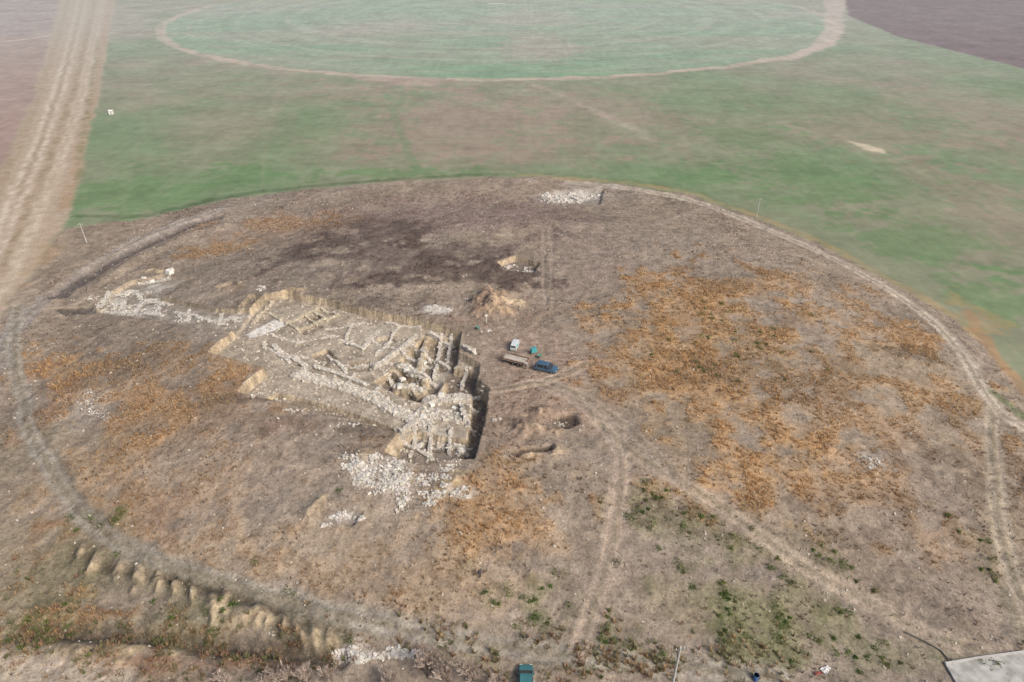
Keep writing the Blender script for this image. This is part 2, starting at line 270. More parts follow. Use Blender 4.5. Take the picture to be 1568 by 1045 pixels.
def samp(A,x,y):
    i=np.clip(np.searchsorted(xs,x)-1,0,NX-2); j=np.clip(np.searchsorted(ys,y)-1,0,NY-2)
    fx=(x-xs[i])/(xs[i+1]-xs[i]); fy=(y-ys[j])/(ys[j+1]-ys[j])
    if A.ndim==3: fx=fx[:,None]; fy=fy[:,None]
    return (A[j,i]*(1-fx)+A[j,i+1]*fx)*(1-fy)+(A[j+1,i]*(1-fx)+A[j+1,i+1]*fx)*fy
def zat(x,y): return float(samp(Z,np.array([x]),np.array([y]))[0])
# ------------------------------------------------------------------ mesh helpers
def mesh_np(name,verts,faces,mat,cols=None,attrs=None,smooth_=False):
    me=bpy.data.meshes.new(name); n=len(verts); k=faces.shape[1]; f=len(faces)
    me.vertices.add(n); me.vertices.foreach_set("co",verts.astype(np.float32).ravel())
    me.loops.add(f*k); me.loops.foreach_set("vertex_index",faces.astype(np.int32).ravel())
    me.polygons.add(f); me.polygons.foreach_set("loop_start",(np.arange(f)*k).astype(np.int32))
    me.update(calc_edges=True)
    if cols is not None:
        a=me.attributes.new("Col",'FLOAT_COLOR','POINT'); a.data.foreach_set("color",np.c_[cols,np.ones(n)].astype(np.float32).ravel())
    for kx,v in (attrs or {}).items():
        a=me.attributes.new(kx,'FLOAT','POINT'); a.data.foreach_set("value",v.astype(np.float32).ravel())
    me.polygons.foreach_set("use_smooth",np.full(f,smooth_))
    me.materials.append(mat); ob=bpy.data.objects.new(name,me); bpy.context.collection.objects.link(ob); return ob
def mat_new(name,rough=.9,spec=.2):
    m=bpy.data.materials.new(name); m.use_nodes=True; b=m.node_tree.nodes["Principled BSDF"]
    b.inputs["Roughness"].default_value=rough; b.inputs["Specular IOR Level"].default_value=spec
    return m,m.node_tree,b
gm,nt,bs=mat_new("ground_material",1.0,0.05); N=nt.nodes; L=nt.links
def nd(t,**kw):
    n=N.new(t)
    for k,v in kw.items(): setattr(n,k,v)
    return n
def mth(op,a,b=None,c=None,clamp=False):
    n=nd("ShaderNodeMath",operation=op); n.use_clamp=clamp
    for i,v in enumerate((a,b,c)):
        if v is None: continue
        if isinstance(v,(int,float)): n.inputs[i].default_value=v
        else: L.new(v,n.inputs[i])
    return n.outputs[0]
geo=nd("ShaderNodeNewGeometry").outputs["Position"]
def noise(scale,detail,rough=.6,vec=None):
    n=nd("ShaderNodeTexNoise"); n.inputs["Scale"].default_value=scale; n.inputs["Detail"].default_value=detail; n.inputs["Roughness"].default_value=rough
    L.new(vec or geo,n.inputs["Vector"]); return n.outputs["Fac"]
def mapr(v,a,b,c,d):
    n=nd("ShaderNodeMapRange"); n.inputs[1].default_value=a; n.inputs[2].default_value=b; n.inputs[3].default_value=c; n.inputs[4].default_value=d
    L.new(v,n.inputs[0]); return n.outputs[0]
ac=nd("ShaderNodeAttribute",attribute_name="Col"); ar=nd("ShaderNodeAttribute",attribute_name="Rough"); ap=nd("ShaderNodeAttribute",attribute_name="Pivot")
nA=noise(.45,7,.66); nB=noise(2.2,5,.72)
modm=mth('MULTIPLY',mapr(nA,.3,.7,.78,1.22),mapr(nB,.3,.7,.66,1.36))
def stretched(ang,sx_,sy_):
    q=nd("ShaderNodeMapping"); q.inputs["Rotation"].default_value=(0,0,math.radians(ang)); q.inputs["Scale"].default_value=(sx_,sy_,1); L.new(geo,q.inputs["Vector"]); return q.outputs[0]
nR=noise(.4,2,.5,stretched(18,1.0,.05)); nS=noise(.35,5,.6,stretched(18,.12,.4))
modf=mth('MULTIPLY',mth('MULTIPLY',mapr(nR,.3,.7,.97,1.03),mapr(nS,.3,.7,.94,1.06)),mth('MULTIPLY',mapr(noise(.22,8,.7),.3,.7,.84,1.16),mapr(noise(.05,5,.6),.3,.7,.88,1.12)))
sx=nd("ShaderNodeSeparateXYZ"); L.new(geo,sx.inputs[0])
dx=mth('SUBTRACT',sx.outputs[0],float(PCX)); dy=mth('SUBTRACT',sx.outputs[1],float(PCY))
dd=mth('SQRT',mth('ADD',mth('MULTIPLY',dx,dx),mth('MULTIPLY',dy,dy)))
n1=nd("ShaderNodeTexNoise",noise_dimensions='1D'); n1.inputs["Scale"].default_value=.08; n1.inputs["Detail"].default_value=4; L.new(dd,n1.inputs["W"])
ring=mth('ADD',1.0,mth('MULTIPLY',ap.outputs["Fac"],mapr(n1.outputs["Fac"],.3,.7,-.05,.05)))
mix=nd("ShaderNodeMix",data_type='FLOAT'); L.new(ar.outputs["Fac"],mix.inputs[0]); L.new(modf,mix.inputs[2]); L.new(modm,mix.inputs[3])
tot=mth('MULTIPLY',mix.outputs[0],ring)
vm=nd("ShaderNodeVectorMath",operation='SCALE'); L.new(ac.outputs["Color"],vm.inputs[0]); L.new(tot,vm.inputs["Scale"])
ab=nd("ShaderNodeAttribute",attribute_name="Burn"); ms=mth('MULTIPLY',ar.outputs["Fac"],mth('SUBTRACT',1.0,ab.outputs["Fac"]))
nD=noise(3.2,3,.65); dark=mth('MULTIPLY',mapr(nD,.55,.67,0,.62),ar.outputs["Fac"],clamp=True)
nE=noise(6.0,2,.5); lite=mth('MULTIPLY',mth('MULTIPLY',mapr(nE,.62,.72,0,.7),mapr(nA,.42,.6,0,1)),ms,clamp=True)
def mixc(f,a,col):
    n=nd("ShaderNodeMix",data_type='RGBA'); L.new(f,n.inputs[0]); L.new(a,n.inputs[6]); n.inputs[7].default_value=(*col,1); return n.outputs[2]
c1=mixc(dark,vm.outputs[0],C(96,85,74))
straw=mth('MULTIPLY',mapr(noise(1.3,5,.7),.52,.66,0,.30),ms,clamp=True); c1=mixc(straw,c1,C(182,164,136))
c2=mixc(lite,c1,C(204,198,188))
L.new(c2,bs.inputs["Base Color"])
bp=nd("ShaderNodeBump"); bp.inputs["Distance"].default_value=.25; L.new(mth('MULTIPLY',ar.outputs["Fac"],.6),bp.inputs["Strength"]); L.new(mth('ADD',nB,mth('MULTIPLY',nA,.8)),bp.inputs["Height"]); L.new(bp.outputs[0],bs.inputs["Normal"])
idx=np.arange(NX*NY).reshape(NY,NX)
faces=np.stack([idx[:-1,:-1],idx[:-1,1:],idx[1:,1:],idx[1:,:-1]],-1).reshape(-1,4)
ground=mesh_np("ground",np.stack([X,Y,Z],-1).reshape(-1,3),faces,gm,COL.reshape(-1,3),{"Rough":ROUGH,"Pivot":ins*(1-ROUGH),"Burn":BURN},True)
def attr_mat(name,rough=.95,transl=0):
    m,t,b=mat_new(name,rough,.1); a=t.nodes.new("ShaderNodeAttribute"); a.attribute_name="Col"
    n=t.nodes.new("ShaderNodeTexNoise"); n.inputs["Scale"].default_value=3; n.inputs["Detail"].default_value=4
    g=t.nodes.new("ShaderNodeNewGeometry"); t.links.new(g.outputs["Position"],n.inputs["Vector"])
    r=t.nodes.new("ShaderNodeMapRange"); r.inputs[1].default_value=.3; r.inputs[2].default_value=.7; r.inputs[3].default_value=.78; r.inputs[4].default_value=1.18; t.links.new(n.outputs["Fac"],r.inputs[0])
    v=t.nodes.new("ShaderNodeVectorMath"); v.operation='SCALE'; t.links.new(a.outputs["Color"],v.inputs[0]); t.links.new(r.outputs[0],v.inputs["Scale"]); t.links.new(v.outputs[0],b.inputs["Base Color"])
    if transl:
        tr=t.nodes.new("ShaderNodeBsdfTranslucent"); t.links.new(v.outputs[0],tr.inputs["Color"]); mx=t.nodes.new("ShaderNodeMixShader"); mx.inputs[0].default_value=transl
        t.links.new(b.outputs[0],mx.inputs[1]); t.links.new(tr.outputs[0],mx.inputs[2]); t.links.new(mx.outputs[0],t.nodes["Material Output"].inputs["Surface"])
    return m
stone_m=attr_mat("stone_material"); weed_m=attr_mat("dry_plant_material",.95,.45); leaf_m=attr_mat("leaf_material",.8,.35); bark_m=attr_mat("bark_material")
# ------------------------------------------------------------------ stones
CUB=np.array([[-1,-1,-1],[1,-1,-1],[1,1,-1],[-1,1,-1],[-1,-1,1],[1,-1,1],[1,1,1],[-1,1,1]],float)
CF=np.array([[0,3,2,1],[4,5,6,7],[0,1,5,4],[1,2,6,5],[2,3,7,6],[3,0,4,7]])
def stone_geo(x,y,size,col,flat=.6,jit=.25,cv=.22,lift=.3,ang=None,zadd=0):
    n=len(x); z=samp(Z,x,y)+zadd; sc=size[:,None]*(0.7+.6*rng.random((n,3)))*np.array([1,.8,flat])*.5
    v=CUB[None]*np.where(CUB[None,:,2:]>0,[[[.8,.8,1]]],[[[1,1,1]]])*(1+(rng.random((n,8,3))-.5)*2*jit)
    v=v*sc[:,None,:]; a=rng.random(n)*6.28 if ang is None else ang+rng.normal(0,.25,n)+(rng.random(n)>.6)*1.57
    c,s=np.cos(a)[:,None],np.sin(a)[:,None]
    tl=(rng.random(n)-.5)[:,None]*(.6 if ang is None else .25); v[...,2]+=v[...,0]*tl
    vx=v[...,0]*c-v[...,1]*s; vy=v[...,0]*s+v[...,1]*c
    V=np.stack([vx+x[:,None],vy+y[:,None],v[...,2]+(z+sc[:,2]*lift)[:,None]],-1)
    FF=(CF[None]+np.arange(n)[:,None,None]*8).reshape(-1,4)
    cc=np.asarray(col)[None]*(1+(rng.random((n,1))-.5)*2*cv)*(1+(rng.random((n,3))-.5)*.06)
    return V.reshape(-1,3),FF,np.repeat(cc,8,0)
def stones(name,*a,**k):
    if len(a[0])==0: return
    V,FF,cc=stone_geo(*a,**k); return mesh_np(name,V,FF,stone_m,cc)
def along(pts,w,n,dz=-1.2):
    p=PL(pts,dz); e=np.diff(p,axis=0); l=np.hypot(e[:,0],e[:,1]); k=rng.choice(len(l),n,p=l/l.sum()); t=rng.random(n)
    q=p[k]+e[k]*t[:,None]; nn=np.stack([-e[k,1],e[k,0]],1)/l[k][:,None]; q=q+nn*((rng.random(n)-.5)*w)[:,None]; return q[:,0],q[:,1],l.sum(),np.arctan2(e[k,1],e[k,0])
SL=C(208,200,187)
for pts,w,dz,den in [([(455,573),(500,584),(560,602),(612,630),(655,652)],2.5,-1.2,7),([(655,612),(712,608)],2.5,-1.2,6.5),([(645,630),(708,640)],2.5,-1.2,6.5),([(612,558),(650,578)],1.9,-1.2,7),([(606,590),(648,596)],1.5,-1.2,7),
 ([(160,468),(185,452),(232,446)],2.2,-.8,2.2),([(170,470),(250,478)],2.2,-.8,2),([(838,300),(925,298)],2.0,-.6,2.4),([(770,405),(815,408)],1.8,-1.0,1.6)]:
    L_=along(pts,w,4,dz)[2]; n=int(L_*w*den); x,y,_,an=along(pts,w,n,dz)
    stones("stone_wall",x,y,.2+rng.random(n)**2*.45,SL,.5,ang=an)
# coursed walls, ruined: height dies away in stretches and the line wanders
def wall(pts,w,h,dz,col=None,ruin=.35):
    col=SL if col is None else col; p=PL(pts,dz); Q=[]
    for a,b in zip(p[:-1],p[1:]):
        k=max(1,int(np.hypot(*(b-a))/.45)); Q+= [a+(b-a)*t/k for t in range(k)]
    Q.append(p[-1]); Q=np.array(Q); n=len(Q); io=np.arange(n)
    def wob(step,amp): kk_=np.arange(0,n+step,step); return np.interp(io,kk_,rng.normal(0,amp,len(kk_)))
    Q=Q+np.stack([wob(5,.14),wob(5,.14)],1)
    T_=np.gradient(Q,axis=0) if n>1 else np.array([[1,0.]]); T_/=np.maximum(np.hypot(T_[:,0],T_[:,1])[:,None],1e-6); Nn=np.stack([-T_[:,1],T_[:,0]],1)
    zz=samp(Z,Q[:,0],Q[:,1]); kk=np.ones(5)/5
    if n>6: zz=np.minimum(zz,np.convolve(np.pad(zz,2,mode='edge'),kk,'valid'))
    kn=np.arange(0,n+4,4); lv=rng.random(len(kn)); lv=np.where(lv<ruin,-.05,.55+.6*lv); hh=h*np.interp(io,kn,lv); hh[0]*=.4; hh[-1]*=.4; ww=w*.5*(.8+.5*rng.random((n,2)))
    A0=Q+Nn*ww[:,:1]; B0=Q-Nn*ww[:,1:]
    V=np.stack([np.c_[A0,zz-.4],np.c_[A0,zz+hh],np.c_[B0,zz+hh*(.9+.2*rng.random(n))],np.c_[B0,zz-.4]],1).reshape(-1,3); FF=[]
    for i in range(n-1):
        for j in range(3): a=i*4+j; FF.append((a,a+4,a+5,a+1))
    FF+=[(0,1,2,3),((n-1)*4+3,(n-1)*4+2,(n-1)*4+1,(n-1)*4)]
    cc=np.repeat(np.asarray(col)[None]*.82*(.78+.4*rng.random((n,1))),4,0)
    m=int(n*w*5)+3; k=rng.integers(0,n,m); o=rng.normal(0,.36,m)*w; x=Q[k,0]+Nn[k,0]*o+rng.normal(0,.14,m); y=Q[k,1]+Nn[k,1]*o+rng.normal(0,.14,m)
    V2,F2,c2=stone_geo(x,y,.18+rng.random(m)**1.5*.3,col,.45,cv=.22,ang=np.arctan2(T_[k,1],T_[k,0])); top=np.where(np.abs(o)<w*.48,np.maximum(zz[k]+hh[k],samp(Z,x,y)),samp(Z,x,y)); V2[:,2]=V2[:,2]-np.repeat(samp(Z,x,y),8)+np.repeat(top,8)-.03
    mesh_np("stone_wall",np.vstack([V,V2]),np.vstack([np.array(FF),F2+len(V)]),stone_m,np.vstack([cc,c2]))
YW=C(200,188,164)
for pts,w,h,dz in [([(440,494),(490,471)],.55,.5,-1.2),([(455,505),(518,482)],.55,.5,-1.2),([(438,492),(458,506)],.55,.5,-1.2),([(465,481),(486,496)],.45,.45,-1.2),([(490,471),(518,482)],.55,.5,-1.2),([(478,476),(502,489)],.45,.45,-1.2),([(420,458),(405,475),(430,490)],.5,.4,-1.2),([(405,475),(385,495)],.5,.4,-1.2)]: wall(pts,w,h,dz,YW,.12)
for pts,w,h,dz in [([(415,530),(470,562),(455,580)],.9,.45,-1.5),([(400,524),(445,556)],.5,.35,-1.5),([(480,560),(560,590)],.7,.5,-1.5),([(590,495),(645,503)],.6,.5,-1.5),([(580,505),(556,535),(520,520)],.6,.5,-1.5),([(600,520),(575,545)],.6,.5,-1.5),([(520,560),(600,556)],.5,.45,-1.5),([(500,540),(530,570)],.5,.4,-1.5),([(560,520),(604,534)],.5,.5,-1.5),([(540,495),(530,520)],.5,.4,-1.5),([(500,505),(560,494)],.55,.4,-1.5),([(455,545),(500,552)],.5,.4,-1.5),([(610,500),(592,530)],.5,.5,-1.5),([(530,590),(545,572)],.55,.45,-1.5),([(575,603),(590,586)],.55,.45,-1.5),([(415,512),(455,525),(520,514)],.5,.35,-1.5)]: wall(pts,w,h,dz,None,.4)
for pts,w,h,dz in [([(572,572),(612,546),(640,518)],.7,.9,-2.4),([(606,545),(660,560)],.65,.8,-2.5),([(640,540),(690,562)],.65,.8,-2.5),([(655,520),(694,530)],.65,.8,-2.5),([(626,578),(668,590)],.65,.8,-2.5),([(676,520),(664,580)],.6,.8,-2.5),([(692,520),(686,552)],.6,.7,-2.5),([(618,530),(650,540)],.65,.8,-2.5),([(585,568),(602,588)],.65,.8,-2.5),([(648,562),(640,592)],.6,.8,-2.5),
  ([(708,548),(730,562)],.65,.8,-2.6),([(700,605),(714,655)],.65,.8,-2.5),([(716,570),(708,594)],.6,.7,-2.6),([(740,606),(722,606)],.6,.7,-2.6),([(732,628),(718,629)],.6,.7,-2.6),([(728,658),(712,659)],.6,.7,-2.6),
  ([(636,655),(630,698)],.6,.6,-2.4),([(618,682),(662,702)],.6,.6,-2.4),([(662,660),(658,702)],.55,.55,-2.4),([(692,664),(688,696)],.55,.6,-2.4),([(660,682),(720,682)],.6,.6,-2.4),([(612,672),(640,656)],.7,.8,-2.4),([(700,690),(716,690)],.9,.5,-2.4)]: wall(pts,w,h,dz,None,.22)
for pts,w,h,dz in [([(155,476),(168,454)],.9,.4,-.9),([(155,476),(205,481)],1.0,.35,-.9),([(168,454),(205,446)],1.0,.4,-.9),([(183,479),(196,449)],.8,.35,-.9),([(205,481),(222,461)],.9,.35,-.9),([(170,466),(214,470)],.6,.3,-.9),([(205,446),(224,461),(246,457)],.9,.35,-.9),([(210,436),(262,427)],.9,.35,-.9),
  ([(205,481),(250,484)],.9,.35,-.9),([(224,461),(262,467)],.8,.35,-.9),([(246,465),(240,483)],.7,.3,-.9),([(268,478),(330,492),(372,486)],.7,.35,-.9),([(292,474),(288,492)],.6,.3,-.9),([(340,480),(336,498)],.7,.3,-.9)]: wall(pts,w,h,dz,C(204,198,187),.5)
def scatter(name,u,v,ru,rv,n,smin,smax,col,dz=0,flat=.7):
    k=max(4,n//22); cu=rng.normal(0,.6,k)*ru+u; cv_=rng.normal(0,.6,k)*rv+v; i=rng.integers(0,k,n)
    a=cu[i]+rng.normal(0,.17,n)*ru; b=cv_[i]+rng.normal(0,.17,n)*rv; x,y=P(a,b,dz); return stones(name,x,y,smin+rng.random(n)**3*(smax-smin),col,flat)
for a in [(575,728,36,20,560,.15,.6),(612,745,36,18,480,.15,.6),(556,712,30,12,220,.15,.55),(600,712,28,8,140,.15,.5),(704,757,22,6,200,.15,.5),(655,765,36,10,120,.15,.5),(520,788,26,10,180,.2,.6),(1328,702,14,10,60,.15,.5),(542,1002,24,12,260,.15,.55),(600,1000,40,9,300,.15,.55),(673,474,15,5,340,.15,.4),(848,300,22,8,140,.3,.9),(893,300,22,7,160,.3,1.1),(790,408,16,6,70,.25,.8),(190,462,40,10,140,.2,.6),(250,450,40,14,60,.15,.5),(320,485,50,8,90,.15,.5),(400,441,8,3,40,.2,.6),(760,644,8,3,50,.15,.45),(140,615,20,14,80,.12,.35),(680,735,40,20,160,.15,.5),(345,486,20,5,50,.2,.5),(748,508,12,4,30,.15,.4),(520,640,80,10,80,.15,.5),(130,640,30,30,90,.12,.3),(400,600,20,8,40,.15,.5),(860,640,30,10,40,.1,.3)]:
    scatter("rubble_pile",*a,C(208,202,192))
n=3400; a=330+rng.random(n)*410; b=450+rng.random(n)*255; x,y=P(a,b,-1.5); k=samp(PIT,x,y)>.9; x,y=x[k],y[k]
stones("excavation_rubble",x,y,.1+rng.random(len(x))**3*.45,C(198,188,172))
for u,v,sz in [(612,592,1.3),(630,578,1.2),(622,566,1.1),(640,588,1.1),(648,548,1.0),(632,552,1.0),(616,578,1.1),(660,618,1.1),(676,606,1.1),(262,425,1.8),(266,421,1.3),(232,433,1.6),(222,432,1.1),(695,622,1.0),(648,640,1.0),(706,680,1.2),(640,672,1.0)]:
    x,y=P(u,v,-1.2); stones("masonry_block",np.array([float(x)]),np.array([float(y)]),np.array([sz]),C(224,220,210),.5,.12,.05,.5)
n=24000; x=rng.uniform(-105,110,n); y=rng.uniform(40,205,n); k=(samp(MOUND,x,y)>.9)&(rng.random(n)<.3+samp(N40,x,y)*.5)&(samp(PIT,x,y)<.1)&(samp(BURN,x,y)<.3); x,y=x[k],y[k]
stones("loose_stones",x,y,.06+rng.random(len(x))**4*.3,C(192,182,168),.6)
# ------------------------------------------------------------------ dry weeds
def tufts(name,x,y,h,w,nb,cols,mat,bw=.09):
    n=len(x); z=samp(Z,x,y); a=rng.random((n,nb))*6.283; r=rng.random((n,nb))
    tipr=w[:,None]*(.3+.7*r); hh=h[:,None]*(1-.5*r*r)*(.7+.5*rng.random((n,nb)))
    bx=x[:,None]+np.cos(a)*tipr*.25; by=y[:,None]+np.sin(a)*tipr*.25
    tx=x[:,None]+np.cos(a)*tipr; ty=y[:,None]+np.sin(a)*tipr
    px=-np.sin(a)*bw*(1+h[:,None]); py=np.cos(a)*bw*(1+h[:,None]); z0=z[:,None]-.03
    v0=np.stack([bx-px,by-py,z0+0*bx],-1); v1=np.stack([bx+px,by+py,z0+0*bx],-1)
    v2=np.stack([tx+px*.5,ty+py*.5,z0+hh],-1); v3=np.stack([tx-px*.5,ty-py*.5,z0+hh*.95],-1)
    V=np.stack([v0,v1,v2,v3],2).reshape(-1,3); FF=np.arange(n*nb*4).reshape(-1,4)
    cc=cols[:,None,:]*(.8+.5*rng.random((n,nb,1))); return mesh_np(name,V,FF,mat,np.repeat(cc.reshape(-1,3),4,0))
n=420000; x=rng.uniform(-110,125,n); y=rng.uniform(38,208,n)
og=samp(ORG,x,y); gw=samp(GENW,x,y); nn=samp(N3,x,y); n4=samp(N10,x,y); bu=samp(BURN,x,y)
prob=np.clip(gw,0,1)*(.03+.12*sstep(.45,.8,n4)*(1-bu)+.46*og*sstep(.34,.64,nn)); k=(rng.random(n)<prob)&(samp(PIT,x,y)<.05); x,y,og=x[k],y[k],og[k]
gc=samp(COL,x,y); mixf=np.clip(og*1.1+rng.random(len(x))*.25,0,1)[:,None]*(1-samp(BURN,x,y)*.8)[:,None]; pal=np.array([C(208,168,116),C(190,148,98),C(208,180,136),C(178,150,114)])[rng.integers(0,4,len(x))]
cols=gc*1.25*(1-mixf)+pal*mixf*1.18
tufts("dry_weeds",x,y,.12+rng.random(len(x))**2*.35+og*.2,.18+rng.random(len(x))*.25+og*.15,7,cols,weed_m,.035)
n=50000; x=rng.uniform(-110,125,n); y=rng.uniform(38,208,n); k=(rng.random(n)<samp(GENW,x,y)*.2*sstep(.5,.75,samp(N10,x,y)))&(samp(PIT,x,y)<.05); x,y=x[k],y[k]
tufts("dead_thistles",x,y,.15+rng.random(len(x))*.4,.12+rng.random(len(x))*.25,6,np.tile(C(126,110,96),(len(x),1))*(.8+.5*rng.random((len(x),1))),weed_m,.03)
X_=[];Y_=[]
for pts,w,n in [(DITCH,5.0,620),([(20,985),(150,990),(300,1006),(430,1015)],5,380),([(620,972),(760,995),(900,1012),(1100,1030)],4.5,420),([(-10,900),(30,960),(40,1000)],9,300),([(850,1030),(1000,1040),(1250,1040)],7,420)]:
    a,b,_,_=along(pts,w,n,0); a=a+rng.normal(0,w*.3,n); b=b+rng.normal(0,w*.3,n); X_.append(a);Y_.append(b)
x=np.concatenate(X_); y=np.concatenate(Y_); k=samp(N3,x,y)>.40; x,y=x[k],y[k]
pal=np.array([C(176,154,120),C(148,142,102),C(188,158,120),C(166,130,102),C(132,134,90)])[rng.integers(0,5,len(x))]
tufts("ditch_scrub",x,y,.2+rng.random(len(x))**2*.7,.25+rng.random(len(x))*.4,12,pal*1.05,weed_m,.035)
# ------------------------------------------------------------------ green shrubs
n=60000; x=rng.uniform(-110,125,n); y=rng.uniform(38,140,n); g=samp(GRN,x,y); k=(rng.random(n)<g*.21*sstep(.42,.62,samp(N3,x,y))); x,y=x[k],y[k]
ex=[(390,862),(440,905),(448,912),(775,900),(780,912),(800,915),(860,880),(848,875),(1180,870),(1200,885),(1270,860),(1290,862),(1150,810),(1100,825),(1300,1000),(1190,955),(1240,975),(520,750),(140,795),(155,806),(180,850),(1340,905),(870,925),(820,950),(320,940),(130,900),(960,790),(968,800),(1000,800),(1010,840),(945,860),(1060,900),(1290,870),(1280,1000),(930,960),(840,960),(790,960),(800,975)]
e=np.array(ex,float); exx,eyy=P(e[:,0],e[:,1]); x=np.r_[x,exx]; y=np.r_[y,eyy]
R=.3+rng.random(len(x))**2*.8; R[-len(ex):]=.65+rng.random(len(ex))*.5; nl=80; n=len(x)
th=rng.random((n,nl))*6.283; ph=np.arccos(rng.random((n,nl))); rr=R[:,None]*(.35+.65*rng.random((n,nl)))*(1+.35*np.sin(th*3+x[:,None]))
cx=x[:,None]+rr*np.sin(ph)*np.cos(th); cy=y[:,None]+rr*np.sin(ph)*np.sin(th); cz=samp(Z,x,y)[:,None]+rr*np.cos(ph)*.8
q=rng.normal(size=(n,nl,2,3)); q/=np.linalg.norm(q,axis=-1,keepdims=True); q*=.10
c0=np.stack([cx,cy,cz],-1); V=np.stack([c0-q[:,:,0],c0+q[:,:,1]*.7,c0+q[:,:,0],c0-q[:,:,1]*.7],2).reshape(-1,3)
pal=np.array([C(106,126,70,ds=0),C(90,112,60,ds=0),C(126,136,82,ds=0),C(116,118,80,ds=0)])[rng.integers(0,4,(n,1))]*(.65+.8*rng.random((n,nl,1)))
mesh_np("green_shrubs",V,np.arange(len(V)).reshape(-1,4),leaf_m,np.repeat(pal.reshape(-1,3),4,0))
# ------------------------------------------------------------------ bare trees
def bare_tree(u,v,h):
    x,y=map(float,P(u,v)); z=zat(x,y); V=[];FF=[];Cc=[]
    def tube(a,b,r0,r1,c):
        d=(b-a).normalized(); s_=d.orthogonal().normalized(); t_=d.cross(s_); i=len(V)
        for p,r in ((a,r0),(b,r1)):
            for j in range(3):
                an=j*math.pi*2/3; V.append(p+s_*math.cos(an)*r+t_*math.sin(an)*r); Cc.append(c)
        for j in range(3): FF.append((i+j,i+(j+1)%3,i+3+(j+1)%3,i+3+j))
    def grow(p,d,l,r,lv):
        c=C(120,106,96)*(random.uniform(.8,1.15)) if lv<3 else C(196,178,164)*random.uniform(.75,1.15)
        q=p+d*l*.5+Vector((random.gauss(0,.04),random.gauss(0,.04),0))*l; e=q+(d+Vector((random.gauss(0,.12),random.gauss(0,.12),.05))).normalized()*l*.5
        tube(p,q,r,r*.85,c); tube(q,e,r*.85,max(r*.65,.015),c)
        if lv>=5: return
        for k in range(random.choice((3,3,4)) if lv<4 else 4):
            nd_=(d+Vector((random.gauss(0,.34),random.gauss(0,.34),random.gauss(.25,.2)))).normalized()
            grow(p.lerp(e,random.uniform(.45,1)) if k else e,nd_,l*random.uniform(.65,.85),max(r*.6,.026),lv+1)
    for k in range(4):
        grow(Vector((x+random.gauss(0,.25),y+random.gauss(0,.25),z-.1)),Vector((random.gauss(0,.25),random.gauss(0,.25),1)).normalized(),h*.32,.1,1)
    mesh_np("bare_tree",np.array([list(p) for p in V]),np.array(FF),bark_m,np.array(Cc))
for u,v,h in [(438,1046,4.0),(470,1054,3.8),(500,1052,3.4),(655,1036,4.8),(690,1046,4.6),(722,1044,4.2),(760,1054,3.2),(412,1054,3.2),(600,1054,3.4),(350,1064,3.0)]: bare_tree(u,v,h)
# ------------------------------------------------------------------ built objects
_m={}
def simple(name,col,rough=.6,metal=0,spec=.4,nscale=6,var=.12):
    if name in _m: return _m[name]
    m,t,b=mat_new(name,rough,spec); b.inputs["Metallic"].default_value=metal
    n=t.nodes.new("ShaderNodeTexNoise"); n.inputs["Scale"].default_value=nscale; n.inputs["Detail"].default_value=4
    r=t.nodes.new("ShaderNodeValToRGB"); r.color_ramp.elements[0].position=.3; r.color_ramp.elements[1].position=.7
    r.color_ramp.elements[0].color=(*[c*(1-var) for c in col],1); r.color_ramp.elements[1].color=(*[min(1,c*(1+var)) for c in col],1)
    t.links.new(n.outputs["Fac"],r.inputs[0]); t.links.new(r.outputs[0],b.inputs["Base Color"]); _m[name]=m; return m
class MB:
    def __init__(s): s.V=[];s.F=[];s.M=[];s.mats=[]
    def mi(s,m):
        if m not in s.mats: s.mats.append(m)
        return s.mats.index(m)
    def add(s,V,F_,m):
        i=len(s.V); s.V+= [tuple(v) for v in V]; k=s.mi(m)
        for f in F_: s.F.append(tuple(a+i for a in f)); s.M.append(k)
    def box(s,c,d,m,top=(1,1)):
        V=[(c[0]+a*d[0]/2*(top[0] if e>0 else 1),c[1]+b*d[1]/2*(top[1] if e>0 else 1),c[2]+e*d[2]/2) for a,b,e in CUB]; s.add(V,CF.tolist(),m)
    def cyl(s,a,b,r0,r1,m,n=12):
        a=Vector(a);b=Vector(b);d=(b-a).normalized();p=d.orthogonal().normalized();q=d.cross(p);V=[]
        for c,r in ((a,r0),(b,r1)):
            for j in range(n): V.append(c+p*math.cos(j*6.2832/n)*r+q*math.sin(j*6.2832/n)*r)
        s.add(V,[(j,(j+1)%n,n+(j+1)%n,n+j) for j in range(n)]+[tuple(range(n-1,-1,-1)),tuple(range(n,2*n))],m)
    def loft(s,secs,m,caps=True):
        n=len(secs[0]);V=[p for c in secs for p in c];F_=[]
        for k in range(len(secs)-1):
            for j in range(n): F_.append((k*n+j,k*n+(j+1)%n,(k+1)*n+(j+1)%n,(k+1)*n+j))
        if caps: F_+= [tuple(range(n-1,-1,-1)),tuple(range((len(secs)-1)*n,len(secs)*n))]
        s.add(V,F_,m)
    def make(s,name,loc=(0,0,0),rot=0,bevel=0,scale=1):
        me=bpy.data.meshes.new(name); me.from_pydata(s.V,[],s.F); me.update()
        for m in s.mats: me.materials.append(m)
        me.polygons.foreach_set("material_index",s.M); ob=bpy.data.objects.new(name,me); bpy.context.collection.objects.link(ob)
        ob.location=loc; ob.rotation_euler=(0,0,rot); ob.scale=(scale,)*3
        if bevel: b=ob.modifiers.new("bevel",'BEVEL'); b.width=bevel; b.segments=2
        return ob
glass=simple("window_glass",(.03,.035,.04),.08,0,.6); tyre=simple("tyre_rubber",(.02,.02,.02),.9); steel=simple("steel",(.35,.35,.36),.4,.8); lampm=simple("lamp_lens",(.7,.7,.65),.2)
def place(u,v,dz=0): 
    x,y=map(float,P(u,v)); return (x,y,zat(x,y)+dz)
